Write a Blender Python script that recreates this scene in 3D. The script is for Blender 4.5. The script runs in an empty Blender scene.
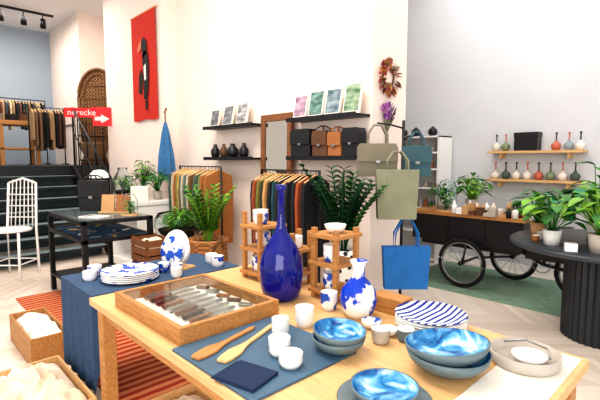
import bpy, math, random
from mathutils import Vector, Euler, Matrix
random.seed(7)
S=bpy.context.scene
S.view_settings.view_transform='Standard'
try: S.view_settings.look='Medium High Contrast'
except Exception: pass
def lin(h):
    h=h.lstrip('#');o=[]
    for i in (0,2,4):
        c=int(h[i:i+2],16)/255.; o.append(c/12.92 if c<=.04045 else ((c+.055)/1.055)**2.4)
    return (o[0],o[1],o[2],1)
MC={}
def mat(name,col,rough=.6,metal=0,var=0.0,scale=8,trans=0,emit=0,col2=None,kind='noise',spec=.5,thr=None,ior=1.45,alpha=1,bump=0,stretch=(1,1,1)):
    if name in MC: return MC[name]
    m=bpy.data.materials.new(name);m.use_nodes=True;nt=m.node_tree;N=nt.nodes;L=nt.links
    p=N['Principled BSDF'];c=lin(col)
    p.inputs['Base Color'].default_value=c;p.inputs['Roughness'].default_value=rough;p.inputs['Metallic'].default_value=metal
    p.inputs['Transmission Weight'].default_value=trans;p.inputs['IOR'].default_value=ior
    p.inputs['Specular IOR Level'].default_value=spec
    p.inputs['Alpha'].default_value=alpha
    if emit: 
        p.inputs['Emission Color'].default_value=c;p.inputs['Emission Strength'].default_value=emit
    if var or col2:
        tc=N.new('ShaderNodeTexCoord');mp=N.new('ShaderNodeMapping');mp.inputs['Scale'].default_value=stretch
        L.new(tc.outputs['Object'],mp.inputs['Vector'])
        if kind=='noise':
            t=N.new('ShaderNodeTexNoise');t.inputs['Scale'].default_value=scale;t.inputs['Detail'].default_value=3;fo=t.outputs['Fac']
        elif kind=='wave':
            t=N.new('ShaderNodeTexWave');t.inputs['Scale'].default_value=scale;t.inputs['Distortion'].default_value=var*10;fo=t.outputs['Fac']
        elif kind=='vor':
            t=N.new('ShaderNodeTexVoronoi');t.inputs['Scale'].default_value=scale;fo=t.outputs['Distance']
        elif kind=='check':
            t=N.new('ShaderNodeTexChecker');t.inputs['Scale'].default_value=scale;fo=t.outputs['Fac']
        L.new(mp.outputs[0],t.inputs['Vector'])
        r=N.new('ShaderNodeValToRGB')
        if thr is not None:
            r.color_ramp.elements[0].position=thr-.02;r.color_ramp.elements[1].position=thr+.02
        else:
            r.color_ramp.elements[0].position=.3;r.color_ramp.elements[1].position=.7
        c2=lin(col2) if col2 else tuple([x*(1-var) for x in c[:3]]+[1])
        r.color_ramp.elements[0].color=c2;r.color_ramp.elements[1].color=c
        L.new(fo,r.inputs[0]);L.new(r.outputs[0],p.inputs['Base Color'])
        if bump:
            b=N.new('ShaderNodeBump');b.inputs['Strength'].default_value=bump;b.inputs['Distance'].default_value=.01
            L.new(fo,b.inputs['Height']);L.new(b.outputs[0],p.inputs['Normal'])
    MC[name]=m;return m

class B:
    def __init__(s,name,loc=(0,0,0),rz=0,bevel=0):
        s.name=name;s.loc=loc;s.rz=rz;s.v=[];s.f=[];s.mi=[];s.sm=[];s.mats=[];s.bev=bevel
    def add(s,vs,fs,m,smooth=False,M=None):
        if m not in s.mats:s.mats.append(m)
        k=s.mats.index(m);o=len(s.v)
        for v in vs:
            v=Vector(v)
            if M is not None:v=M@v
            s.v.append(v)
        for f in fs:
            s.f.append([i+o for i in f]);s.mi.append(k);s.sm.append(smooth)
    def box(s,x0,x1,y0,y1,z0,z1,m,M=None):
        vs=[(x,y,z) for z in(z0,z1) for y in(y0,y1) for x in(x0,x1)]
        s.add(vs,[(0,2,3,1),(4,5,7,6),(0,1,5,4),(2,6,7,3),(0,4,6,2),(1,3,7,5)],m,False,M)
    def obox(s,c,sz,m,rot=(0,0,0)):
        M=Matrix.Translation(c)@Euler(rot).to_matrix().to_4x4()
        a,b,d=[q/2 for q in sz];s.box(-a,a,-b,b,-d,d,m,M)
    def lathe(s,c,prof,m,seg=24,M=None,flute=0):
        vs=[];fs=[];n=len(prof)
        for i in range(seg):
            a=2*math.pi*i/seg;k=1-(flute if i%2 else 0)
            for r,z in prof: vs.append((c[0]+r*k*math.cos(a),c[1]+r*k*math.sin(a),c[2]+z))
        for i in range(seg):
            j=(i+1)%seg
            for q in range(n-1):
                if prof[q][0]<1e-5 and prof[q+1][0]<1e-5: continue
                fs.append((i*n+q,j*n+q,j*n+q+1,i*n+q+1))
        s.add(vs,fs,m,not flute,M)
    def cyl(s,c,r,h,m,seg=20,r2=None,M=None):
        r2=r if r2 is None else r2
        s.lathe(c,[(0,0),(r,0)],m,seg,M);s.lathe(c,[(r,0),(r2,h)],m,seg,M);s.lathe(c,[(r2,h),(0,h)],m,seg,M)
    def ball(s,c,r,m,sz=1,seg=16):
        s.lathe(c,[(max(0,r*math.sin(math.pi*i/8)),-r*sz*math.cos(math.pi*i/8)) for i in range(9)],m,seg)
    def tube(s,pts,r,m,seg=6,closed=False):
        P=[Vector(p) for p in pts];n=len(P);vs=[];fs=[]
        for i,p in enumerate(P):
            if closed: t=P[(i+1)%n]-P[i-1]
            else: t=P[min(i+1,n-1)]-P[max(i-1,0)]
            t.normalize();u=t.cross(Vector((0,0,1)))
            if u.length<.05:u=t.cross(Vector((1,0,0)))
            u.normalize();w=t.cross(u);rr=r[i] if isinstance(r,(list,tuple)) else r
            for k in range(seg):
                a=2*math.pi*k/seg;vs.append(p+u*rr*math.cos(a)+w*rr*math.sin(a))
        for i in range(n if closed else n-1):
            j=(i+1)%n
            for k in range(seg):
                l=(k+1)%seg;fs.append((i*seg+k,i*seg+l,j*seg+l,j*seg+k))
        if not closed:
            fs.append(tuple(range(seg))[::-1]);fs.append(tuple((n-1)*seg+k for k in range(seg)))
        s.add(vs,fs,m,True)
    def prism(s,pts,t,m,M=None):
        n=len(pts);vs=[(x,-t/2,z) for x,z in pts]+[(x,t/2,z) for x,z in pts]
        fs=[tuple(range(n)),tuple(range(2*n-1,n-1,-1))]+[(i,i+n,(i+1)%n+n,(i+1)%n) for i in range(n)]
        s.add(vs,fs,m,False,M)
    def leaf(s,b,d,L,W,m,droop=.3,n=5):
        b=Vector(b);d=Vector(d).normalized();sd=d.cross(Vector((0,0,1)))
        if sd.length<.1:sd=Vector((1,0,0))
        sd.normalize();up=sd.cross(d);vs=[];fs=[]
        for i in range(n+1):
            t=i/n;w=W*.5*math.sin(math.pi*min(1,t*.93+.04))**.8
            c=b+d*L*t-Vector((0,0,1))*droop*L*t*t
            vs+= [c-sd*w+up*w*.25,c,c+sd*w+up*w*.25]
        for i in range(n):
            a=i*3;fs+=[(a,a+1,a+4,a+3),(a+1,a+2,a+5,a+4)]
        s.add(vs,fs,m,True)
    def heap(s,x0,x1,y0,y1,z0,h,m,nx=54,ny=42,seed=1,m2=None):
        rr=random.Random(seed);W=[(rr.uniform(12,40),rr.uniform(0,6.28),rr.uniform(0,6.28)) for _ in range(9)]
        vs=[]
        for i in range(nx):
            for j in range(ny):
                u=i/(nx-1);v=j/(ny-1);x=x0+(x1-x0)*u;y=y0+(y1-y0)*v
                d=(math.sin(math.pi*u)*math.sin(math.pi*v))**.35
                xw=x+.05*math.sin(y*19+seed);yw=y+.05*math.sin(x*17+seed*2)
                z=sum((1-abs(math.sin(xw*math.cos(a)*f+yw*math.sin(a)*f+p)))**1.6/(f/16) for f,a,p in W)/9
                lo=math.sin(x*9+seed)*math.sin(y*11+seed)
                vs.append((x,y,z0+d*(h*.5+z*h*1.3+lo*h*.2)))
        F=[(i*ny+j,(i+1)*ny+j,(i+1)*ny+j+1,i*ny+j+1) for i in range(nx-1) for j in range(ny-1)]
        s.add(vs,F,m,False)
    def done(s):
        me=bpy.data.meshes.new(s.name);me.from_pydata([tuple(v) for v in s.v],[],s.f)
        for m in s.mats:me.materials.append(m)
        for p,k,q in zip(me.polygons,s.mi,s.sm):p.material_index=k;p.use_smooth=q
        me.update();o=bpy.data.objects.new(s.name,me);S.collection.objects.link(o)
        o.location=s.loc;o.rotation_euler=(0,0,s.rz)
        if s.bev:
            b=o.modifiers.new('bev','BEVEL');b.width=s.bev;b.segments=2;b.limit_method='ANGLE'
        return o
YAW=math.radians(46.05)
# ---------- materials
cream=mat('plaster_cream','#f6e5da',.9,var=.03,scale=3)
greyw=mat('plaster_grey','#d2d3d6',.9,var=.05,scale=2)
bluew=mat('plaster_blue','#a8b6c4',.9,var=.04,scale=2)
ceilm=mat('ceiling_paint','#eeeeee',.9,var=.02)
white=mat('white_paint','#f2f0ec',.5,var=.03,scale=5)
porc=mat('white_porcelain','#f4f3f0',.25,var=.02)
black=mat('black_metal','#121215',.45,var=.2)
blackw=mat('black_wood','#18181c',.4,var=.3,scale=20)
dark=mat('dark_step','#20262a',.4,var=.3,scale=10)
tread=mat('tread_grey','#82969a',.5,var=.25,scale=9)
wood=mat('oak_wood','#c48a4e',.5,kind='noise',var=.4,scale=10,stretch=(1,9,9))
pale=mat('pale_wood','#e4b880',.45,kind='noise',var=.25,scale=6,stretch=(1,12,12))
bwood=mat('brown_wood','#8a5834',.5,var=.45,scale=8,stretch=(9,9,1))
slate=mat('slate_teal','#42627a',.55,var=.2,scale=6)
glass=mat('clear_glass','#f4fbfb',.02,trans=1,ior=1.15,spec=.5)
bglass=mat('cobalt_glass','#1024c0',.05,trans=.65,spec=.9,var=.3,scale=16,bump=.25)
bgl2=mat('blue_cloth','#385474',.9,var=.3,scale=30)
navy=mat('navy_cloth','#203458',.95,var=.5,scale=60,kind='wave')
rattan=mat('rattan','#cc9058',.7,kind='check',col2='#8a5a30',scale=45,bump=.5)
rat2=mat('wicker_dark','#85603c',.7,var=.5,scale=40)
weave=mat('wicker_weave','#a87a50',.8,kind='check',col2='#60412a',scale=28)
bpat=mat('blue_pattern','#f3f3f3',.25,col2='#164fb4',scale=13,thr=.47)
bstr=mat('blue_stripes','#f2f2f2',.25,col2='#15308f',kind='wave',scale=11,thr=.5)
bmat=mat('blue_splotch','#f4f2ee',.25,col2='#0c3cb8',scale=9,thr=.48)
def wash_mat():
    m=bpy.data.materials.new('blue_wash_glaze');m.use_nodes=True;nt=m.node_tree;N=nt.nodes;L=nt.links;p=N['Principled BSDF']
    tc=N.new('ShaderNodeTexCoord');t=N.new('ShaderNodeTexNoise');t.inputs['Scale'].default_value=11;t.inputs['Detail'].default_value=5;t.inputs['Distortion'].default_value=1.5
    L.new(tc.outputs['Object'],t.inputs['Vector']);r=N.new('ShaderNodeValToRGB');e=r.color_ramp.elements
    e[0].position=.36;e[0].color=lin('#0b4a86');e[1].position=.7;e[1].color=lin('#e0f0f2')
    k=e.new(.48);k.color=lin('#2a84bc');k=e.new(.6);k.color=lin('#86c0da')
    L.new(t.outputs['Fac'],r.inputs[0]);L.new(r.outputs[0],p.inputs['Base Color']);p.inputs['Roughness'].default_value=.12;return m
bwater=wash_mat()
stone=mat('stoneware_grey','#68797f',.4,var=.25,scale=15)
lstone=mat('stoneware_light','#b8b0a6',.5,var=.15,scale=15)
red=mat('red_banner','#d03020',.9,var=.18,scale=30,bump=.2)
redp=mat('red_sign','#e01c24',.4,emit=.25)
g1=mat('leaf_green','#40842f',.5,var=.5,scale=12)
g2=mat('leaf_dark','#1c5630',.45,var=.4,scale=12)
g3=mat('leaf_bright','#7ab234',.5,var=.35,scale=12)
g4=mat('leaf_teal','#268656',.5,var=.3,scale=12)
soil=mat('soil','#33241a',.95,var=.3)
tan=mat('tan_leather','#a4683a',.5,var=.2);brown=mat('brown_leather','#66422c',.5,var=.3)
blk=mat('black_leather','#1a191d',.45,var=.2)
paper=mat('white_paper','#f3ece0',.9,var=.06,scale=20)
creamc=mat('cream_fabric','#f2e4d4',.95,col2='#d8bfa4',scale=6)
steel=mat('brushed_steel','#9a9a98',.3,metal=.9,var=.1)
kraft=mat('kraft','#c79a6b',.8,var=.15)
bbl=mat('blue_bag_cloth','#2570b8',.8,var=.15);olive=mat('olive_canvas','#8a8b74',.85,var=.15);greyb=mat('grey_canvas','#827a6a',.85,var=.15);tealb=mat('teal_canvas','#3c5c66',.8,var=.15)
mirr=mat('mirror_silver','#b8b0a6',.05,metal=1)
def floor_mat():
    m=bpy.data.materials.new('chevron_parquet');m.use_nodes=True;nt=m.node_tree;N=nt.nodes;L=nt.links;p=N['Principled BSDF']
    tc=N.new('ShaderNodeTexCoord');sp=N.new('ShaderNodeSeparateXYZ');L.new(tc.outputs['Object'],sp.inputs[0])
    def M(op,a,b=None):
        n=N.new('ShaderNodeMath');n.operation=op
        for i,q in enumerate((a,b)):
            if q is None:continue
            if isinstance(q,(int,float)):n.inputs[i].default_value=q
            else:L.new(q,n.inputs[i])
        return n.outputs[0]
    w=.42;pw=.095
    pp=M('PINGPONG',sp.outputs[1],w);v=M('DIVIDE',M('ADD',sp.outputs[0],pp),pw)
    fr=M('FRACT',v);e=M('LESS_THAN',fr,.05)
    u=M('DIVIDE',sp.outputs[1],w);e2=M('LESS_THAN',M('FRACT',u),.012);ed=M('MULTIPLY',M('MAXIMUM',e,e2),.35)
    cb=N.new('ShaderNodeCombineXYZ');L.new(M('FLOOR',v),cb.inputs[0]);L.new(M('FLOOR',u),cb.inputs[1])
    wn=N.new('ShaderNodeTexWhiteNoise');L.new(cb.outputs[0],wn.inputs['Vector'])
    r=N.new('ShaderNodeValToRGB');r.color_ramp.elements[0].color=lin('#d8c8b8');r.color_ramp.elements[1].color=lin('#ebdfd2');L.new(wn.outputs['Value'],r.inputs[0])
    mx=N.new('ShaderNodeMix');mx.data_type='RGBA';L.new(ed,mx.inputs[0]);L.new(r.outputs[0],mx.inputs[6]);mx.inputs[7].default_value=lin('#a89684')
    L.new(mx.outputs[2],p.inputs['Base Color']);p.inputs['Roughness'].default_value=.35
    return m
b=B('floor');b.box(-12.2,2.6,-3,6.3,-.1,0,floor_mat());b.done()
b=B('wall_middle');b.box(-6.2,-2.48,3.33,3.9,0,4.57,cream);b.done()
b=B('wall_left');b.box(-8.47,-6.2,3.1,3.9,0,4.57,cream);b.done()
b=B('wall_recess');b.box(-9.9,-8.47,3.62,3.9,0,4.57,cream);b.done()
b=B('wall_upper');b.box(-12,-9.9,3.1,3.9,0,4.57,cream)
b.box(-11.6,-10.4,3.06,3.1,2.3,4.1,cream);b.done()
b=B('wall_far');b.box(-12.2,-12,-3,3.9,0,4.57,bluew);b.done()
b=B('wall_back');b.box(-6.5,2.6,6.1,6.3,0,4.57,greyw);b.done()
b=B('wall_side');b.box(-6.7,-6.5,3.9,6.3,0,4.57,greyw);b.done()
b=B('ceiling');b.box(-12.2,2.6,-3,6.3,4.57,4.7,ceilm);b.done()
b=B('baseboard_back');b.box(-6.5,2.6,6.08,6.1,0,.1,white);b.done()
b=B('baseboard_middle');b.box(-6.2,-2.48,3.31,3.33,0,.1,white);b.done()
b=B('landing_floor');b.box(-12,-8.6,-3,3.1,0,1.4,dark);b.box(-9.9,-8.6,3.1,3.62,0,1.4,dark);b.done()
# ---------- stairs
b=B('staircase')
for i in range(7):
    z=.175*(i+1);x=-6.9-.242*i
    b.box(x-.28,x,.55,2.48,z-.04,z-.004,dark);b.box(x-.26,x-.015,.57,2.46,z-.004,z,tread);b.box(x-.26,x-.24,.6,2.45,z-.175,z-.045,mat('riser','#414e54',.6,var=.2))
for y in(.52,2.48):
    b.prism([(-6.8,0),(-6.95,0),(-8.6,1.2),(-8.6,1.4),(-8.45,1.4),(-6.8,.22)],.05,black,Matrix.Translation((0,y,0)))
b.done()
b=B('stair_railing')
y=2.55
b.tube([(-9.0,y,2.45),(-8.65,y,2.45),(-6.9,y,1.2),(-6.9,y,0.01)],.02,black)
b.tube([(-8.65,y,2.0),(-6.9,y,.75)],.01,black)
for i in range(1,8):
    x=-6.9-.235*i;b.tube([(x,y,1.2+.168*i),(x,y,.175*i)],.008,black)
b.tube([(-8.66,y,2.45),(-8.66,y,1.4)],.02,black)
b.done()
b=B('landing_railing')
x=-8.64
for z in(2.4,1.95,1.5):b.tube([(x,2.62,z),(x,3.08,z)],.016,black)
for i in range(4):b.tube([(x,2.62+.15*i,1.4),(x,2.62+.15*i,2.4)],.012,black)
b.done()
b=B('arrow_sign',(-8.42,2.84,2.3),math.radians(58))
b.box(-.02,.3,-.015,.015,-.17,.17,redp);b.box(-.5,-.02,-.014,.014,-.02,.15,redp)
b.prism([(.02,-.075),(.13,-.075),(.13,-.12),(.27,-.04),(.13,.04),(.13,-.005),(.02,-.005)],.012,white,Matrix.Translation((0,-.022,0)))
b.tube([(-.1,.015,.0),(-.1,.14,.05)],.01,black)
sg=b.done()
tx=bpy.data.curves.new('lettering','FONT');tx.body='nerecke';tx.size=.15;tx.extrude=.003;tx.align_x='CENTER'
to=bpy.data.objects.new('lettering',tx);S.collection.objects.link(to);to.parent=sg;to.location=(-.2,-.02,.02);to.rotation_euler=(math.pi/2,0,0);tx.materials.append(white)
# ---------- banner
b=B('wall_banner',(-6.75,3.075,2.97))
n=12;vs=[]
for i in range(n+1):
    for j in range(n+1):
        u=i/n-.5;v=j/n-.5;vs.append((u*.86,-.008+.008*math.sin(u*14)*(.5-v),v*1.66+(.012*math.cos(u*9) if j==0 else 0)))
b.add(vs,[(i*(n+1)+j,(i+1)*(n+1)+j,(i+1)*(n+1)+j+1,i*(n+1)+j+1) for i in range(n) for j in range(n)],red,True)
b.tube([(-.46,-.0,.83),(.46,-.0,.83)],.014,pale)
ink=mat('ink_black','#1b1616',.8)
T=Matrix.Translation((0,-.022,0))
b.prism([(.0,-.5),(.1,-.52),(.17,-.3),(.2,.0),(.16,.2),(.06,.25),(-.02,.15),(.0,-.1)],.004,ink,T)
b.prism([(.0,.12),(.14,.2),(.13,.38),(.04,.45),(-.06,.4),(-.05,.3)],.004,ink,T)
b.prism([(-.04,.42),(-.05,.3),(-.16,.24),(-.19,.28),(-.15,.36)],.005,mat('beak_pink','#e07a5a',.8),T)
b.prism([(.04,-.52),(.12,-.54),(.1,-.68),(.05,-.68)],.004,ink,T)
b.prism([(-.18,-.4),(-.08,-.42),(-.02,-.15),(-.08,-.02),(-.16,-.12)],.004,ink,T)
b.prism([(.02,.0),(.1,.04),(.1,-.2),(.04,-.22)],.006,white,T)
b.done()
b=B('closed_umbrella',(-5.95,3.0,1.2))
uc=mat('umbrella_blue','#4078aa',.8,var=.3,scale=25)
b.lathe((0,0,0),[(0,.0),(.08,.03),(.14,.1),(.12,.35),(.06,.7),(.02,.85),(0,.86)],uc,16,flute=.2)
b.tube([(0,0,.8),(0,0,1.0),(-.03,.03,1.06),(-.08,.07,1.05),(-.23,.1,1.02)],.01,bwood);b.done()
b=B('track_spotlights',(-10.5,2.0,4.57))
b.box(-.02,.02,-1.2,.8,-.04,0,black)
for yy in(-.6,-.15,.25,.6):
    b.tube([(0,yy,-.04),(0,yy,-.12)],.01,black);b.lathe((0,yy,-.3),[(0,.18),(.05,.18),(.06,0),(.04,.02),(0,.02)],black,12)
b.done()
# ---------- upstairs
b=B('wooden_console_table',(-10.1,1.7,1.4),bevel=.005)
b.box(-.3,.3,-.9,.6,.78,.86,wood)
for xx in(-.27,.21):
    for yy in(-.87,-.1,.5):b.box(xx,xx+.07,yy,yy+.07,0,.78,wood)
b.box(-.28,.28,-.88,.58,.3,.34,wood);b.done()
b=B('shoe_and_bag_display',(-10.1,1.7,2.26))
for i in range(6):
    y=-.8+i*.24;M=Matrix.Translation((0,y,0))@Matrix.Rotation(YAW,4,'Z');b.prism([(-.1,0),(.1,0),(.09,.14),(-.09,.14)],.1,[blk,brown,tan,greyb][i%4],M);b.tube([M@Vector(q) for q in((-.05,0,.14),(-.03,0,.22),(.03,0,.22),(.05,0,.14))],.008,brown,5)
b.done()
def garment(b,x,y,z,ln,w,m,th=.035,ax='x'):
    pts=[(-.04,0),(-w*.5,-.07),(-w*.55,-.3*ln),(-w*.5,-ln),(w*.5,-ln),(w*.55,-.3*ln),(w*.5,-.07),(.04,0)]
    M=Matrix.Translation((x,y,z))@Matrix.Rotation((math.pi/2 if ax=='x' else 0)+random.uniform(-.12,.12),4,'Z')
    b.prism(pts,th,m,M)
    b.tube([M@Vector((-w*.45,0,-.055)),M@Vector((0,0,.012)),M@Vector((w*.45,0,-.055))],.009,pale,5)
    b.tube([(x,y,z-.01),(x,y,z+.05)],.005,black,4)
def rack(name,loc,L,H,ax,cl,ln=.8,step=.055):
    b=B(name,loc)
    if ax=='x':
        pf=lambda t,s=0:(t,s)
    else: pf=lambda t,s=0:(s,t)
    b.tube([(*pf(-L/2),.02),(*pf(-L/2),H),(*pf(L/2),H),(*pf(L/2),.02)],.014,black)
    for e in(-L/2,L/2):b.tube([(*pf(e,-.2),.02),(*pf(e,.2),.02)],.014,black)
    t=-L/2+.06
    while t<L/2-.04:
        c=random.choice(cl);px,py=pf(t);garment(b,px,py,H-.05,ln*random.uniform(.8,1.1),random.uniform(.34,.42),mat('cloth_'+c,c,.9,var=.2,scale=20),ax=ax)
        t+=step*random.uniform(.8,1.4)
    return b.done()
cols=['#2a2d33','#6a4632','#1d1d22','#8b6a48','#3d4a5a','#a88a68','#2c3a34','#6a4a45','#b8a488','#d8c4a0']
rack('clothes_rack',(-10.9,1.85,1.4),1.6,1.4,'y',cols,.55)
rack('clothes_rack',(-9.4,2.3,1.4),.6,1.1,'y',['#1d1d22','#5a3d33','#7a5a42','#101014','#a08460'],.7)
b=B('rattan_arch_chair',(-9.25,3.22,1.4),YAW)
ol=[]
for dr in(0,.1):
    pts=[]
    for i in range(17):
        a=math.pi*i/16;pts.append((-math.cos(a)*(.4-dr),-.01,1.35+math.sin(a)*(.58-dr)))
    b.tube([(-(.34-dr*.6),-.01,.4)]+pts+[((.34-dr*.6),-.01,.4)],.028 if dr==0 else .015,rat2)
    if dr==0: ol=[(-.34,.4)]+[(p[0],p[2]) for p in pts]+[(.34,.4)]
b.prism(ol[::-1],.012,weave,Matrix.Translation((0,.02,0)))
for i in range(-5,6):
    x=i*.065;z=1.35+math.sqrt(max(0,1-(x/.4)**2))*.56;b.tube([(x*.75,0,.45),(x,0,z)],.008,rat2,4)
for z in(.6,.85,1.1,1.35,1.6):b.tube([(-.37,.0,z),(.37,.0,z)],.012,rat2,4)
b.lathe((0,-.25,0),[(0,.45),(.28,.45),(.3,.4),(.2,.2),(.26,0),(.22,0),(0,.0)],rat2,20);b.done()
# ---------- shelves on middle wall
S1,S2=1.93,1.53
for x0,x1 in((-5.1,-4.03),(-3.44,-2.5)):
    for z in (S1,S2):
        b=B('floating_shelf',((x0+x1)/2,3.33,z));h=(x1-x0)/2
        b.box(-h,h,-.22,0,-.025,0,black);b.box(-h,h,-.225,-.215,-.03,.012,black);b.done()
def books(name,loc,items):
    b=B(name,loc)
    for x,w,h,m in items:
        M=Matrix.Translation((x,0,0))@Matrix.Rotation(-.2,4,'X')
        b.box(-w/2,w/2,-.012,.012,0.004,h,paper,M);b.box(-w/2+.012,w/2-.012,-.015,-.012,0.03,h-.015,m,M)
    b.done()
def land(n,c,c2):return mat(n,c,.5,col2=c2,scale=9,stretch=(1,1,2.2))
books('landscape_prints',(-2.98,3.19,S1),[(-.34,.19,.26,land('pr1','#c8a8b8','#6a4a60')),(-.11,.2,.28,land('pr2','#7aa098','#24443e')),(.12,.2,.28,land('pr3','#9aacb0','#2f4a5a')),(.36,.2,.3,land('pr4','#a0b498','#2f5a3a'))])
books('photo_prints',(-4.62,3.19,S1),[(-.33,.19,.24,land('pr5','#8a8a90','#222226')),(-.03,.21,.27,land('pr6','#9aa0a4','#404448')),(.27,.21,.29,land('pr7','#d0d0d0','#303034'))])
def bag(name,loc,w,h,d,m,rz=0,handle=.15,taper=.85,hm=None,flap=False):
    b=B(name,loc,rz,bevel=.012)
    a=w/2;t=a*taper
    b.prism([(-t,0),(t,0),(a,h),(-a,h)] if not flap else [(-a,0),(a,0),(a,h*.85),(t,h),(-t,h),(-a,h*.85)],d,m)
    if flap:b.prism([(-a*1.01,h*.45),(a*1.01,h*.45),(a*1.01,h*.86),(t,h*1.01),(-t,h*1.01),(-a*1.01,h*.86)],.015,m,Matrix.Translation((0,-d/2-.006,0)));b.box(-.02,.02,-d/2-.02,-d/2,h*.4,h*.5,steel)
    if handle:
        for yy in(-d/2+.005,d/2-.005):
            b.tube([(-a*.5,yy,h*.8),(-a*.48,yy,h+handle*.5),(-a*.2,yy*.3,h+handle),(a*.2,yy*.3,h+handle),(a*.48,yy,h+handle*.5),(a*.5,yy,h*.8)],.009,hm or m)
    return b.done()
bag('leather_satchel',(-3.28,3.22,S2+.002),.29,.29,.12,blk,handle=.0,flap=True)
bag('leather_handbag',(-3.0,3.22,S2+.002),.2,.26,.12,brown,handle=.05,flap=True)
bag('leather_handbag',(-2.8,3.22,S2+.002),.17,.24,.12,tan,handle=.05,flap=True)
bag('leather_satchel',(-2.6,3.22,S2+.002),.2,.27,.12,blk,handle=.0,flap=True)
b=B('ceramic_lantern_set',(-4.62,3.22,S2))
for x,r in((-.36,.06),(-.16,.05),(.04,.08),(.28,.06)):
    b.lathe((x,0,0),[(0,0),(r*.7,0),(r,.05),(r,.1),(r*.4,.15),(r*.4,.18),(0,.18)],blackw if r!=.05 else brown,14)
b.done()
b=B('standing_mirror',(-3.735,3.2,0),bevel=.004)
M=Matrix.Rotation(-.02,4,'X')
b.box(-.2,.2,-.01,.01,.06,1.95,mirr,M)
for x in(-.265,.195):b.box(x,x+.07,-.025,.025,0,2.02,bwood,M)
b.box(-.2,.2,-.025,.025,1.94,2.02,bwood,M);b.box(-.2,.2,-.025,.025,0,.08,bwood,M);b.done()
rack('clothes_rack',(-4.9,2.92,0),1.0,1.42,'x',['#c8a040','#5a6a5a','#d8c8b0','#8a8a50','#e0dad0','#b0703c','#6a7a70','#c8b89a','#3f5a50','#7a5a3a'],.85)
rack('clothes_rack',(-3.15,2.88,0),.84,1.4,'x',['#3a2a24','#1f1f24','#a0502c','#c89860','#1f4a52','#6a4a3a','#c8803c','#2f4a5c','#22262c','#7a7a3a'],.85)
# ---------- plants
def pot(b,c,r,h,m,rim=.01):
    b.lathe(c,[(0,0),(r*.78,0),(r,h),(r-rim,h),(r-rim,h-.03)],m,24);b.lathe(c,[(0,h-.03),(r-rim,h-.03)],soil,24)
def zz(b,c,n,H,spread,ms,L=.1,W=.045,k=12):
    for i in range(n):
        a=i*2.4+random.uniform(-.3,.3);sp=spread*random.uniform(.25,1);h=H*random.uniform(.65,1);pts=[]
        for j in range(7):
            t=j/6;rr=sp*t**1.6;pts.append(Vector((c[0]+.03*math.cos(a)+rr*math.cos(a),c[1]+.03*math.sin(a)+rr*math.sin(a),c[2]+h*(t-.12*t*t))))
        b.tube(pts,.006,ms[0],5)
        m=random.choice(ms)
        for q in range(k):
            t=.25+.75*q/(k-1);f=t*6;j=min(5,int(f));p=pts[j].lerp(pts[j+1],f-j);tg=(pts[j+1]-pts[j]).normalized()
            s=tg.cross(Vector((0,0,1)));s=s.normalized() if s.length>.05 else Vector((1,0,0))
            for sg in(-1,1):b.leaf(p,s*sg+tg*.7,L*(1.1-.4*t),W,m,.15,4)
def bushy(b,c,n,H,spread,ms,L,W,droop=.5):
    for i in range(n):
        a=i*2.4+random.uniform(-.4,.4);e=random.uniform(.15,1);r=spread*e;h=H*random.uniform(.4,1)*(1.1-.5*e)
        p=Vector((c[0]+r*math.cos(a),c[1]+r*math.sin(a),c[2]+h));q=Vector((c[0]+r*.1*math.cos(a),c[1]+r*.1*math.sin(a),c[2]))
        b.tube([q,q.lerp(p,.5)+Vector((0,0,h*.12)),p],.004,ms[0],4)
        b.leaf(p,Vector((math.cos(a),math.sin(a),random.uniform(-.1,.8))),L*random.uniform(.7,1.1),W*random.uniform(.8,1.1),random.choice(ms),droop,5)
ptn=mat('pot_pattern','#e8e4dc',.6,col2='#1c1c22',kind='vor',scale=16,thr=.32)
b=B('potted_zz_plant',(-2.38,2.8,.36));b.lathe((0,0,0),[(0,0),(.1,0),(.15,.1),(.15,.28),(.12,.38),(.11,.38),(.11,.35)],ptn,24);b.lathe((0,0,0),[(0,.35),(.11,.35)],soil)
zz(b,(0,0,.34),22,.85,.34,[g2,g2,g1],.13,.05);b.done()
b=B('white_plinth',(-2.38,2.8,0),bevel=.005);b.box(-.16,.16,-.16,.16,0,.36,white);b.done()
b=B('potted_fern',(-3.72,2.3,0));b.lathe((0,0,0),[(0,0),(.15,0),(.18,.1),(.2,.35),(.19,.68),(.21,.71),(.19,.72),(.17,.67)],rattan,28);b.lathe((0,0,0),[(0,.67),(.17,.67)],soil)
for sx in(-1,1):b.tube([(sx*.18,-.06,.62),(sx*.24,0,.76),(sx*.18,.06,.62)],.012,rat2)
zz(b,(0,0,.66),24,.66,.24,[g3,g1,g1],.13,.035,9);b.done()
b=B('white_side_table',(-4.32,2.32,0),bevel=.005)
b.box(-.28,.28,-.2,.2,.58,.62,white)
for x in(-.26,.21):
    for y in(-.18,.13):b.box(x,x+.05,y,y+.05,0,.58,white)
b.box(-.26,.26,-.18,.18,.2,.23,white);b.done()
b=B('moss_terrarium',(-4.32,2.32,.62));b.lathe((0,0,0),[(0,0),(.14,0),(.24,.07),(.28,.16),(.27,.24),(.24,.3),(.235,.3),(.262,.24),(.272,.16),(.232,.08),(.13,.01),(0,.01)],glass,32)
b.lathe((0,0,.015),[(0,0),(.13,0),(.22,.07),(.24,.11),(0,.14)],soil,24)
bushy(b,(0,0,.1),200,.26,.2,[g3,g1,g1],.08,.035,.3);b.done()
b=B('white_display_table',(-6.0,2.66,0),bevel=.005)
b.box(-.55,.5,-.32,.25,.9,.95,white);b.box(-.53,.48,-.3,.23,0,.1,white);b.box(-.53,-.49,-.3,.23,.1,.9,white);b.box(.44,.48,-.3,.23,.1,.9,white);b.box(-.53,.48,.19,.23,.1,.9,white);b.box(-.5,.46,-.28,.2,.5,.53,white);b.done()
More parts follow.
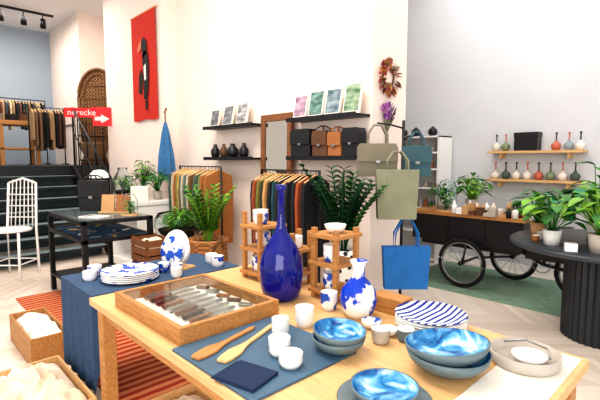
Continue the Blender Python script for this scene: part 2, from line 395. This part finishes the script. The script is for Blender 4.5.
def glassvase(name,loc,r,h,plant=None):
    b=B(name,loc);b.lathe((0,0,0),[(0,0),(r*.8,0),(r,h*.25),(r,h*.6),(r*.45,h*.9),(r*.5,h),(r*.45,h),(r*.4,h*.9),(r*.93,h*.58),(r*.93,h*.26),(r*.7,.01),(0,.01)],glass,24)
    b.lathe((0,0,0.015),[(0,0),(r*.7,0),(r*.85,h*.2),(0,h*.24)],soil,16)
    if plant:bushy(b,(0,0,h*.2),plant,h*.6,r*.55,[g1,g3],r*.7,r*.35)
    b.done()
glassvase('plant_terrarium',(-6.38,2.52,.95),.14,.44,30)
glassvase('plant_terrarium',(-6.05,2.48,.95),.11,.33,20)
b=B('potted_plant',(-6.2,2.76,.95));pot(b,(0,0,0),.08,.14,white);bushy(b,(0,0,.12),60,.46,.13,[g1,g3],.13,.06);b.done()
b=B('potted_plant',(-5.72,2.74,.95));pot(b,(0,0,0),.07,.12,lstone);bushy(b,(0,0,.1),50,.36,.13,[g1,g4],.12,.05);b.done()
bag('paper_bag',(-5.64,2.46,.952),.24,.2,.1,paper,YAW,0,1.0)
b=B('wicker_basket',(-5.86,2.42,.95));b.lathe((0,0,0),[(0,0),(.05,0),(.07,.09),(.06,.09),(.05,.01)],rattan,18);b.done()
b=B('wooden_crate_stack',(-4.1,1.88,0))
for k in(0,1,2):
    z=.25*k
    for s in(-1,1):
        for q in(0,.08,.16):
            b.box(-.17,.17,s*.13-.006,s*.13+.006,z+q,z+q+.065,bwood);b.box(s*.17-.006,s*.17+.006,-.13,.13,z+q,z+q+.065,bwood)
    b.box(-.17,.17,-.13,.13,z,z+.012,bwood)
    for sx in(-1,1):
        for sy in(-1,1):b.box(sx*.155-.012,sx*.155+.012,sy*.115-.012,sy*.115+.012,z,z+.24,bwood)
b.heap(-.15,.15,-.12,.12,.62,.13,creamc,seed=4,nx=20,ny=18)
b.done()
# ---------- black vitrine table
b=B('black_vitrine_table',(-4.9,1.65,0),bevel=.003)
for x in(-.6,.55):
    for y in(-.35,.3):b.box(x,x+.05,y,y+.05,.012,.92,blackw)
for z in(.88,.7):
    for y in(-.35,.31):b.box(-.6,.6,y,y+.04,z,z+.04,blackw)
    for x in(-.6,.56):b.box(x,x+.04,-.35,.35,z,z+.04,blackw)
b.box(-.58,.58,-.33,.33,.71,.73,bgl2);b.box(-.58,.58,-.33,.33,.915,.925,mat('tinted_glass','#8fa0a4',.05,trans=.7,ior=1.1))
b.box(-.6,.6,-.35,.35,.2,.22,blackw)
for i in range(14):
    x=random.uniform(-.5,.45);y=random.uniform(-.28,.25);b.obox((x,y,.735),(.1,.03,.012),random.choice([steel,pale,porc]),(0,0,random.uniform(0,3)))
b.done()
bag('black_backpack',(-5.2,1.72,.927),.28,.34,.16,blk,YAW,.06,.95,flap=True)
b=B('dome_table_lamp',(-5.42,1.86,.927));b.cyl((0,0,0),.07,.02,black);b.tube([(0,0,.02),(0,0,.4)],.01,black);b.lathe((0,0,.36),[(.11,0),(.1,.05),(.06,.09),(0,.1),(0,.09),(.09,.04),(.11,0)],porc,20);b.done()
b=B('book_display',(-4.75,1.8,.927),YAW)
for x,c in((-.1,kraft),(.06,tan)):
    M=Matrix.Translation((x,0,0))@Matrix.Rotation(-.2,4,'X');b.box(-.07,.07,-.012,.012,.003,.2,c,M)
b.box(-.2,.16,-.02,.1,0,.012,pale);b.done()
b=B('glass_cloche',(-4.45,1.82,.927));b.cyl((0,0,0),.09,.015,pale);b.lathe((0,0,.015),[(.08,0),(.08,.14),(.05,.2),(0,.22),(0,.217),(.047,.197),(.076,.14),(.076,0)],glass,20);bushy(b,(0,0,.015),26,.15,.04,[g1,g3],.05,.025);b.done()
b=B('open_magazine',(-4.55,1.5,.926),.5);b.box(-.12,0,-.09,.09,0,.012,paper);b.box(0,.12,-.09,.09,0,.009,paper);b.box(-.1,-.02,-.07,.07,.012,.0125,stone);b.done()
b=B('white_wire_chair',(-6.46,1.12,0),YAW)
for x in(-.2,.2):
    b.tube([(x,-.2,0),(x,-.18,.6)],.016,white);b.tube([(x,.2,0),(x*.95,.2,.6),(x*.9,.26,1.2)],.016,white)
b.lathe((0,0,.6),[(0,0),(.22,0),(.23,.02),(.2,.035),(0,.03)],white,20)
b.tube([(-.18,.26,1.2),(0,.28,1.26),(.18,.26,1.2)],.016,white)
for i in range(1,7):b.tube([(-.2+i*.057,.2,.62),(-.18+i*.051,.27,1.24)],.008,white,4)
for z in(.75,.9,1.05):b.tube([(-.19,.22,z),(.19,.22,z)],.008,white,4)
for z in(.2,):b.tube([(-.2,-.2,z),(.2,-.2,z),(.2,.2,z),(-.2,.2,z)],.009,white,6,True)
b.done()
# ---------- blue cloth table
b=B('cloth_draped_table',(-2.87,1.35,0))
x0,x1,y0,y1=-.3,.3,-.54,.5
def per(t):
    t=t%1*4
    if t<1:return(x0+(x1-x0)*t,y0)
    if t<2:return(x1,y0+(y1-y0)*(t-1))
    if t<3:return(x1-(x1-x0)*(t-2),y1)
    return(x0,y1-(y1-y0)*(t-3))
n=96;vs=[]
for i in range(n):
    x,y=per(i/n);vs.append((x,y,.72))
for i in range(n):
    x,y=per(i/n);k=1+.025*math.sin(i*1.1)+.015*math.sin(i*.53);f=min(1,max(0,(y-y0)/.1));vs.append((x*k*1.01,y*(1+.02*math.sin(i*1.1)),.12+.42*f))
fs=[tuple(range(n))]+[(i,(i+1)%n,(i+1)%n+n,i+n) for i in range(n)]
b.add(vs,fs,bgl2,False)
for x in(-.26,.22):
    for y in(-.48,.42):b.box(x,x+.04,y,y+.04,.012,.7,wood)
b.done()
def bowlprof(r,h,t=.006,foot=.45):
    return [(0,0),(r*foot,0),(r*.75,h*.3),(r*.93,h*.65),(r,h),(r-t,h),(r*.9,h*.66),(r*.72,h*.38),(r*foot*.9,t*1.6),(0,t*1.6)]
def bowls(name,loc,r,h,n,m,inner=None,gap=.02,plate=None,tilt=0):
    b=B(name,loc)
    z=0
    if plate:
        b.lathe((0,0,0),[(0,0),(plate*.6,0),(plate,.02),(plate-.005,.024),(plate*.6,.008),(0,.008)],m,36);z=.012
    for i in range(n):
        p=bowlprof(r,h);M=None
        if tilt and i==n-1:M=Matrix.Translation((0,0,z+.0))@Matrix.Rotation(tilt,4,'Y')@Matrix.Translation((0,0,-z))
        b.lathe((0,0,z),p[:6],m,40,M)
        b.lathe((0,0,z),p[5:],inner or m,40,M);z+=gap
    return b.done()
def cup(b,c,r,h,m,inner=porc,handle=False):
    b.lathe(c,[(0,0),(r*.8,0),(r,h*.35),(r,h)],m,20);b.lathe(c,[(r,h),(r-.004,h),(r-.004,h*.35),(r*.7,.006),(0,.006)],inner,20)
    if handle:b.tube([(c[0]+r*.9,c[1],c[2]+h*.8),(c[0]+r*1.7,c[1],c[2]+h*.7),(c[0]+r*1.7,c[1],c[2]+h*.3),(c[0]+r*.9,c[1],c[2]+h*.2)],.005,m)
b=B('patterned_plate_stack',(-2.77,1.12,.72))
for i in range(5):b.lathe((0,0,i*.012),[(0,0),(.1,0),(.18,.018),(.176,.022),(.1,.008),(0,.008)],porc if i%2 else bpat,40)
b.done()
b=B('patterned_mug_set',(-3.02,.98,.72));
cup(b,(0,0,0),.046,.07,bpat,handle=True);cup(b,(.09,-.06,0),.044,.06,bpat);b.done()
b=B('leaf_plate_rack',(-2.85,1.5,.72),.3)
b.box(-.12,.12,-.06,.06,0,.015,pale)
for i,(hh) in enumerate((.11,.13,.1)):
    M=Matrix.Translation((0,-.04+i*.04,.015+hh))@Matrix.Rotation(math.pi/2-.2,4,'X')
    b.lathe((0,0,0),[(0,0),(hh*.6,0),(hh,.012),(hh-.004,.016),(0,.006)],porc if i else bpat,28,M)
b.done()
b=B('blue_mug_row',(-2.72,1.36,.72))
for i in range(3):cup(b,(i*.09-.06,(i%2)*.05,0),.038,.07,bpat)
b.done()
b=B('patterned_cup_pair',(-2.72,1.72,.72));cup(b,(.06,0,0),.045,.08,bpat);cup(b,(-.07,.03,0),.045,.07,porc);b.done()
rugm=mat('red_striped_rug','#a8341c',.95,col2='#d88a5c',kind='wave',scale=4,var=.12,bump=.2)
b=B('striped_rug',(-3.7,1.35,0));b.box(-1.7,1.95,-.42,.42,.0,.012,rugm)
for i in range(60):
    y=-.42+i*.0142;b.box(-1.76,-1.7,y,y+.005,0,.006,paper)
b.done()
b=B('green_rug',(-2.0,5.2,0));b.box(-1.0,1.0,-.62,.7,0,.012,mat('green_rug_wool','#809c86',.95,var=.25,scale=14));b.done()
def crate(name,loc,sx,sy,h,m,fill=None,slats=1,seed=1,hh=.12):
    b=B(name,loc,bevel=.0)
    t=.012
    b.box(-sx,sx,-sy,sy,0,t,m)
    for s in(-1,1):
        for q in range(slats):
            z0=h*q/slats+(t if q==0 else .006);z1=h*(q+1)/slats
            b.box(-sx,sx,s*sy-(t if s>0 else 0),s*sy+(0 if s>0 else t),z0,z1,m)
            b.box(s*sx-(t if s>0 else 0),s*sx+(0 if s>0 else t),-sy+t,sy-t,z0,z1,m)
    if fill:b.heap(-sx+.014,sx-.014,-sy+.014,sy-.014,h-.09,hh,fill,seed=seed)
    b.done()
crate('wooden_crate',(-3.83,.8,0),.36,.13,.22,wood,paper,1,3,.14)
crate('cardboard_box',(-2.76,.52,0),.36,.24,.2,pale,creamc,1,5,.2)
crate('wooden_tray_box',(-2.05,1.08,.012),.24,.24,.12,pale,creamc,2,8,.12)
# ---------- main table
TZ=.76
b=B('wooden_display_table',(-1.39,1.3,0),bevel=.004)
b.box(-1.03,1.03,-.55,.55,.72,TZ,pale)
for x in(-1.0,.93):
    for y in(-.52,.45):b.box(x,x+.07,y,y+.07,0.012 if x<0 and y<0 else 0,.72,wood)
for y in(-.5,.47):b.box(-.93,.93,y,y+.03,.64,.72,wood)
for x in(-.98,.95):b.box(x,x+.03,-.45,.45,.64,.72,wood)
b.done()
b=B('glass_cutlery_case',(-1.85,1.06,TZ),bevel=.003)
sx,sy=.335,.26
b.box(-sx,sx,-sy,sy,0,.012,wood)
for s in(-1,1):
    b.box(-sx,sx,s*sy-(.025 if s>0 else 0),s*sy+(0 if s>0 else .025),.012,.075,wood)
    b.box(s*sx-(.025 if s>0 else 0),s*sx+(0 if s>0 else .025),-sy+.025,sy-.025,.012,.075,wood)
b.box(-sx+.025,sx-.025,-sy+.025,sy-.025,.068,.072,glass)
b.box(-sx+.025,sx-.025,-sy+.025,sy-.025,.012,.02,paper)
for i in range(9):
    x=-.27+i*.065
    m=[steel,brown,black,bwood][i%4]
    b.obox((x,.05+random.uniform(-.02,.02),.034),(.02,.16,.01),steel,(0,0,.15));b.obox((x+.012,-.08,.036),(.024,.12,.02),m,(0,0,.15))
for i in range(5):b.obox((-.22+i*.1,.18,.03),(.07,.03,.012),[brown,steel,tan][i%3],(0,0,.6))
b.done()
b=B('slate_board',(-1.245,1.01,TZ),bevel=.003);b.box(-.262,.25,-.25,.25,0,.01,slate);b.done()
SZ=TZ+.0102
def spoon(name,p,q,m):
    dx,dy=q[0]-p[0],q[1]-p[1];L=math.hypot(dx,dy);b=B(name,(p[0],p[1],SZ),math.atan2(dy,dx),bevel=.002)
    pts=[(0,-.02),(.03,-.028),(.09,-.03),(.14,-.016),(.18,-.01),(L-.02,-.011),(L,0),(L-.02,.011),(.18,.01),(.14,.016),(.09,.03),(.03,.028),(0,.02)]
    M=Matrix.Translation((0,0,.006))@Matrix.Rotation(-math.pi/2,4,'X');b.prism([(x,-z) for x,z in pts],.01,m,M);b.done()
spoon('wooden_spatula',(-1.36,.775),(-1.445,1.12),wood)
spoon('wooden_spatula',(-1.27,.83),(-1.41,1.2),pale)
b=B('folded_napkin',(-1.13,.835,SZ),.25);b.box(-.085,.085,-.07,.07,0,.006,navy);b.box(-.08,.085,-.068,.07,.006,.011,navy)
for i in range(28):b.box(-.095,-.085,-.07+i*.005,-.068+i*.005,0,.004,navy)
b.done()
b=B('ribbed_porcelain_cup',(-1.18,1.03,SZ));cup(b,(0,0,0),.04,.045,porc);cup(b,(0,0,.022),.042,.045,porc);b.done()
b=B('ribbed_porcelain_cup',(-1.085,1.0,SZ));cup(b,(0,0,0),.044,.048,porc);b.done()
def mug(name,loc,m,r=.038,h=.085):
    b=B(name,loc,-.7);cup(b,(0,0,0),r,h,m,handle=False)
    b.done()
mug('porcelain_mug',(-1.3,1.14,SZ),porc,.036,.08);mug('porcelain_mug',(-1.33,1.31,TZ),porc,.042,.09)
b=B('blue_glass_demijohn',(-1.695,1.495,TZ))
b.lathe((0,0,0),[(0,.012),(.075,0),(.098,.02),(.112,.07),(.118,.13),(.115,.19),(.104,.24),(.084,.285),(.058,.325),(.036,.36),(.024,.4),(.019,.45),(.017,.58),(.027,.585),(.027,.61),(.017,.612),(.013,.6),(.013,.45),(.018,.4),(.03,.357),(.052,.32),(.078,.28),(.098,.237),(.109,.19),(.112,.13),(.106,.07),(.092,.03),(0,.022)],bglass,48)
b.done()
def tower(name,loc,w,d,levels,H,m=wood,p=.026):
    b=B(name,loc,bevel=.002)
    for x in(-w,w-p):
        for y in(-d,d-p):b.box(x,x+p,y,y+p,0,H,m)
    for z in levels:b.box(-w-.012,w+.012,-d-.012,d+.012,z-.02,z,m)
    return b
b=tower('tiered_wooden_stand',(-2.1,1.7,TZ),.09,.1,(.05,.2,.34),.42)
for z,(dx,dy) in zip((.05,.2,.34),((0,-.03),(0,0),(0,-.02))):cup(b,(dx,dy,z+.001),.048,.09,bpat)
b.done()
b=tower('tiered_wooden_stand',(-1.52,1.73,TZ),.09,.095,(.05,.2,.35),.38)
for z in(.05,.2):cup(b,(-.0,-.03,z+.001),.045,.09,bpat)
b.lathe((0,0,.351),bowlprof(.06,.045),porc,24);b.done()
b=tower('tiered_wooden_stand',(-1.84,1.74,TZ),.06,.085,(.08,.22),.32)
cup(b,(0,0,.221),.04,.07,porc);cup(b,(0,0,.081),.04,.07,bpat);b.done()
b=B('wooden_riser',(-1.12,1.75,TZ),bevel=.003);b.box(-.14,.04,-.05,.05,0,.08,wood);b.done()
b=B('patterned_ceramic_cup',(-1.4,1.55,TZ));cup(b,(0,0,0),.042,.09,bpat);b.done()
b=B('patterned_ceramic_vase',(-1.24,1.58,TZ));b.lathe((0,0,0),[(0,0),(.05,0),(.075,.03),(.088,.08),(.08,.13),(.05,.17),(.03,.19),(.028,.24),(.042,.27),(.036,.27),(.022,.24),(.022,.19)],bmat,36);b.done()
bowls('stoneware_bowl_stack',(-1.06,1.23,TZ),.105,.06,2,stone,bwater,.03,tilt=.08)
bowls('blue_glazed_bowl',(-.69,1.39,TZ),.145,.075,2,stone,bwater,.03,tilt=-.1)
bowls('blue_glazed_bowl',(-.72,1.05,TZ),.105,.05,1,stone,bwater,.03,plate=.145)
b=B('striped_plate_stack',(-.93,1.7,TZ))
for i in range(5):b.lathe((0,0,i*.012),[(0,0),(.09,0),(.155,.02),(.151,.024),(.09,.008),(0,.008)],porc if i<4 else bstr,40)
b.done()
b=B('linen_runner',(-.58,1.5,TZ));b.box(-.0,.2,-.5,.32,0,.003,paper);b.done()
b=B('ceramic_round_dish',(-.52,1.64,TZ+.003));b.lathe((0,0,0),[(0,0),(.11,0),(.117,.01),(.12,.045),(.113,.045),(.108,.012),(0,.01)],lstone,36)
b.tube([(-.08,.02,.05),(-.02,.08,.055),(.06,.05,.055),(.09,-.02,.05)],.004,steel);b.lathe((.02,-.01,.012),bowlprof(.06,.03),porc,24);b.done()
b=B('espresso_cup_stack',(-.99,1.41,TZ));cup(b,(0,0,0),.036,.04,lstone);cup(b,(0,0,.02),.038,.04,lstone);cup(b,(.06,.09,0),.036,.05,stone);b.lathe((-.02,.09,0),bowlprof(.04,.03),porc,20);b.lathe((-.12,.1,0),bowlprof(.045,.035),bpat,20);b.done()
# ---------- bag stand and bags
rv=Vector((math.cos(YAW),math.sin(YAW),0))
P=Vector((-2.14,3.34,0))
b=B('bag_display_stand',tuple(P),YAW)
b.cyl((0,0,0),.2,.015,black);b.tube([(0,0,.015),(0,0,1.85)],.014,black)
for x,z in((-.25,1.82),(.08,1.72),(-.08,1.58),(.02,.98)):b.tube([(0,0,z-.04),(x*.5,-.04,z-.01),(x,-.09,z)],.008,black)
b.done()
def hb(name,dx,z,w,h,m,hl,d=.09,flap=False,hm=None,off=.1):
    q=P+rv*dx+Vector((.72,-.694,0))*off
    bag(name,(q.x,q.y,z),w,h,d,m,YAW,hl,.9,hm,flap)
hb('canvas_messenger_bag',-.25,1.36,.34,.28,greyb,.16,flap=True)
hb('canvas_shoulder_bag',.09,1.36,.24,.26,tealb,.12,flap=True)
hb('canvas_tote_bag',-.1,1.0,.36,.42,olive,.15,off=.22)
hb('blue_tote_bag',.02,.36,.42,.38,bbl,.24)
b=B('dried_flower_wreath',(-2.475,3.57,2.3))
dc=[mat('dr%d'%i,c,.9,var=.2) for i,c in enumerate(['#b04a5a','#c89040','#7a2a3a','#8a7a4a','#d89080'])]
for i in range(110):
    a=random.uniform(0,6.28);r=random.uniform(.05,.13);b.leaf((.01,r*math.cos(a),r*math.sin(a)),(random.uniform(.2,.6),math.cos(a+random.uniform(-.8,.8)),math.sin(a+random.uniform(-.8,.8))),.08,.035,random.choice(dc),.1,3)
b.tube([(.005,.09*math.cos(a*.3927),.09*math.sin(a*.3927)) for a in range(16)],.01,brown,5,True);b.done()
b=B('dried_bouquet',(-2.475,3.55,1.75))
dv=[mat('dv%d'%i,c,.9,var=.2) for i,c in enumerate(['#7a3a92','#a860a8','#7a4a7a','#c890c0'])]
for i in range(70):
    t=random.uniform(-.5,.5);L=random.uniform(.13,.27);b.tube([(.01,0,0),(.03,L*math.sin(t),L*math.cos(t))],.002,olive,3);b.leaf((.03,L*math.sin(t),L*math.cos(t)),(.3,math.sin(t),math.cos(t)),.055,.035,random.choice(dv),.1,3)
for i in range(14):
    t=random.uniform(-.3,.3);b.tube([(.01,0,0),(.02,.1*math.sin(t),-.12)],.003,olive,3)
b.done()
# ---------- back room
b=B('white_display_cabinet',(-3.55,5.88,0),bevel=.003)
for x in(-.5,.46):b.box(x,x+.04,-.18,.19,0,1.85,white)
b.box(-.46,.46,.17,.19,0,1.85,mat('cabinet_back','#c8cac8',.7,var=.05))
for z in(.05,.45,.8,1.1,1.38,1.62,1.85):b.box(-.46 if z<1.8 else -.5,.46 if z<1.8 else .5,-.18,.17,z-.025,z,white)
for z in(.8,1.1,1.38,1.62):
    for i in range(11):
        x=-.41+i*.082;m=random.choice([tan,lstone,kraft,glass,pale,black,g1]);h=random.uniform(.08,.15)
        b.lathe((x,-.08,z),[(0,0),(.03,0),(.032,h*.7),(.015,h*.85),(.015,h),(0,h)],m,10)
b.done()
b=B('black_jar_set',(-3.55,5.85,1.85))
for x in(-.2,.02,.3):b.lathe((x,0,0),[(0,0),(.04,0),(.07,.05),(.06,.1),(.03,.12),(.02,.14),(0,.145)],blackw,16)
b.done()
vc=[mat('vz%d'%i,c,.5,var=.1) for i,c in enumerate(['#d9d4c8','#7c8a6a','#c46a50','#8c9aa0','#e8e2d8','#4a5a50'])]
def candl(b,x,y,z,m,c):
    b.lathe((x,y,z),[(0,0),(.035,0),(.055,.04),(.05,.08),(.018,.1),(.018,.12),(0,.12)],m,16)
    b.lathe((x,y,z+.12),[(.008,0),(.008,.09),(0,.1)],c,8)
    b.ball((x,y,z+.21),.014,c)
for z in(1.62,1.25):
    b=B('floating_wood_shelf',(-1.9,6.1,z));b.box(-.56,.56,-.22,0,-.03,0,pale)
    for x in(-.4,.4):b.box(x-.01,x+.01,-.18,0,-.1,-.03,pale)
    b.done()
b=B('candle_vase_set',(-1.9,6.0,1.62))
for i,x in enumerate((-.48,-.36,.24,.38,.5)):candl(b,x,0,0,vc[i],vc[2] if i%2 else blackw)
b.done()
b=B('candle_vase_set',(-1.9,6.0,1.25))
for i in range(8):candl(b,-.48+i*.135,0,0,vc[(i*5)%6 if i%3 else 4],vc[2] if i%3==0 else blackw)
b.done()
b=B('black_gift_box',(-1.99,6.0,1.62),bevel=.003);b.box(-.14,.14,-.08,.08,0,.22,blackw);b.box(-.145,.145,-.085,.085,.17,.235,blk);b.done()
b=B('cargo_tricycle',(-2.25,5.18,.012))
tyre=mat('tyre_rubber','#121214',.8);
b.box(-.7,.63,-.3,.3,.5,.82,blackw);b.box(-.74,.66,-.34,.34,.82,.86,wood)
for x in(-.7,-.25,.2,.6):b.box(x,x+.03,-.31,-.3,.5,.82,black)
b.box(-.6,.55,-.25,.25,.44,.5,black)
def wheel(c,R):
    b.tube([(c[0]+R*math.cos(a*math.pi/16),c[1],c[2]+R*math.sin(a*math.pi/16)) for a in range(32)],.022,tyre,8,True)
    b.tube([(c[0]+(R-.03)*math.cos(a*math.pi/16),c[1],c[2]+(R-.03)*math.sin(a*math.pi/16)) for a in range(32)],.012,steel,6,True)
    for k in range(14):
        a=k*2*math.pi/14;b.tube([(c[0],c[1]+.02*(-1)**k,c[2]),(c[0]+(R-.03)*math.cos(a),c[1],c[2]+(R-.03)*math.sin(a))],.003,steel,3)
    b.tube([(c[0],c[1]-.04,c[2]),(c[0],c[1]+.04,c[2])],.025,black,10)
wheel((0,-.39,.29),.268);wheel((.3,.39,.29),.268);wheel((1.15,.0,.29),.268)
b.tube([(0,-.42,.29),(0,.0,.29),(.3,.42,.29)],.015,black)
for s,xx in((-.36,0),(.36,.3)):b.tube([(xx,s,.29),(xx,s*.8,.48)],.015,black)
b.tube([(.5,0,.46),(.75,0,.34),(1.15,0,.29)],.02,black);b.tube([(.75,0,.34),(.9,0,.72)],.018,black);b.tube([(.9,0,.66),(1.15,0,.29)],.013,black)
b.prism([(-.1,.0),(.1,.03),(.12,.06),(-.02,.05),(-.13,.03)],.12,blk,Matrix.Translation((.9,0,.72)))
b.tube([(.6,-.32,.95),(.72,-.28,.98),(.64,0,.96),(.72,.28,.98),(.6,.32,.95)],.013,black);b.tube([(.5,0,.5),(.64,0,.96)],.015,black)
b.tube([(.75+.09*math.cos(a),-.04,.34+.09*math.sin(a)) for a in [k*.524 for k in range(12)]],.006,steel,4,True)
b.box(.63,1.0,-.2,-.17,.42,.6,black)
b.done()
CZ=.872
b=B('glass_cloche_terrarium',(-2.55,4.98,CZ));b.cyl((0,0,0),.13,.02,pale);b.lathe((0,0,.02),[(.12,0),(.12,.26),(.08,.35),(0,.38),(0,.375),(.076,.345),(.115,.26),(.115,0)],glass,20);bushy(b,(0,0,.02),34,.26,.06,[g1,g3],.08,.035);b.done()
b=B('potted_plant',(-2.38,5.3,CZ));pot(b,(0,0,0),.08,.14,lstone);bushy(b,(0,0,.12),64,.36,.17,[g3,g1],.14,.07);b.done()
b=B('potted_plant',(-2.78,5.3,CZ));pot(b,(0,0,0),.07,.12,white);bushy(b,(0,0,.1),40,.26,.12,[g1,g4],.11,.05);b.done()
b=B('soap_and_jar_assortment',(-2.02,5.12,CZ))
for i in range(13):
    for j in range(4):
        x=-.37+i*.078+random.uniform(-.01,.01);y=-.27+j*.13
        if random.random()<.15:continue
        k=random.random();m=random.choice([white,kraft,lstone,tan,pale,porc,brown,creamc,black])
        if k<.5:b.box(x-.034,x+.034,y-.04,y+.04,0,random.uniform(.03,.12),m)
        else:
            h=random.uniform(.8,1.4);b.lathe((x,y,0),[(0,0),(.028,0),(.03,.08*h),(.012,.1*h),(.012,.12*h),(0,.12*h)],m,10)
b.done()
# ---------- pedestal table
pc=(-.76,4.3)
b=B('fluted_pedestal_table',(pc[0],pc[1],0))
fl=mat('fluted_dark','#24292d',.5,var=.2)
b.lathe((0,0,0),[(0,.0),(.31,0),(.31,.77),(0,.77)],fl,72,flute=.05)
b.lathe((0,0,0),[(0,.77),(.72,.77),(.74,.785),(.74,.805),(.72,.82),(0,.82)],mat('table_top_dark','#3a4046',.35,var=.15),64);b.done()
def pp(dx,dy,r,h,m,n,H,sp,L,W,name='potted_plant',ms=(g1,g3,g4)):
    b=B(name,(pc[0]+dx,pc[1]+dy,.82));pot(b,(0,0,0),r,h,m);bushy(b,(0,0,h-.02),n,H,sp,list(ms),L,W);b.done()
pp(-.5,-.12,.07,.13,kraft,40,.34,.17,.14,.09)
pp(-.3,-.45,.07,.12,white,36,.34,.17,.15,.1,'potted_monstera')
pp(.05,-.55,.085,.14,lstone,44,.42,.19,.16,.1,ms=(g3,g3,g1))
pp(-.1,.05,.09,.15,white,50,.5,.24,.18,.12,'potted_monstera')
pp(.34,-.2,.08,.12,porc,30,.44,.2,.16,.1)
b=B('small_box_set',(pc[0]-.12,pc[1]-.63,.82),.4);b.box(-.04,.04,-.03,.03,0,.06,porc);b.done()
b=B('ceramic_cup_pair',(pc[0]-.42,pc[1]-.3,.82));cup(b,(0,0,0),.035,.07,lstone);cup(b,(-.02,-.09,0),.03,.05,tan);b.done()
# ---------- lights
W=bpy.data.worlds.new('w');S.world=W;W.use_nodes=True;W.node_tree.nodes['Background'].inputs[0].default_value=(1,.965,.93,1);W.node_tree.nodes['Background'].inputs[1].default_value=1.0
def area(n,loc,sx,sy,p,rot=(0,0,0),col=(1,.92,.84)):
    l=bpy.data.lights.new(n,'AREA');l.shape='RECTANGLE';l.size=sx;l.size_y=sy;l.energy=p;l.color=col
    o=bpy.data.objects.new(n,l);o.location=loc;o.rotation_euler=rot;S.collection.objects.link(o)
area('ceiling_fill_main',(-3,1.2,4.5),3,1.5,175)  # added fill panel without a fixture, brightens the interior where daylight falls off
area('ceiling_fill_back',(-1.8,5.0,4.5),3,1,60,col=(.98,.98,1))  # unseen fill added to lift the back room, not an actual lamp
area('ceiling_light_upper',(-9.5,1.5,4.45),3,2,125)
area('shop_window_light',(1.5,-2.2,2.2),4,3,160,(math.radians(80),0,math.radians(35)),(1,.97,.94))
cam=bpy.data.cameras.new('camera');cam.sensor_width=36;cam.lens=36*430/600
co=bpy.data.objects.new('camera',cam);co.location=(0,0,1.5);co.rotation_euler=(math.radians(90-5.3),0,YAW);S.collection.objects.link(co);S.camera=co
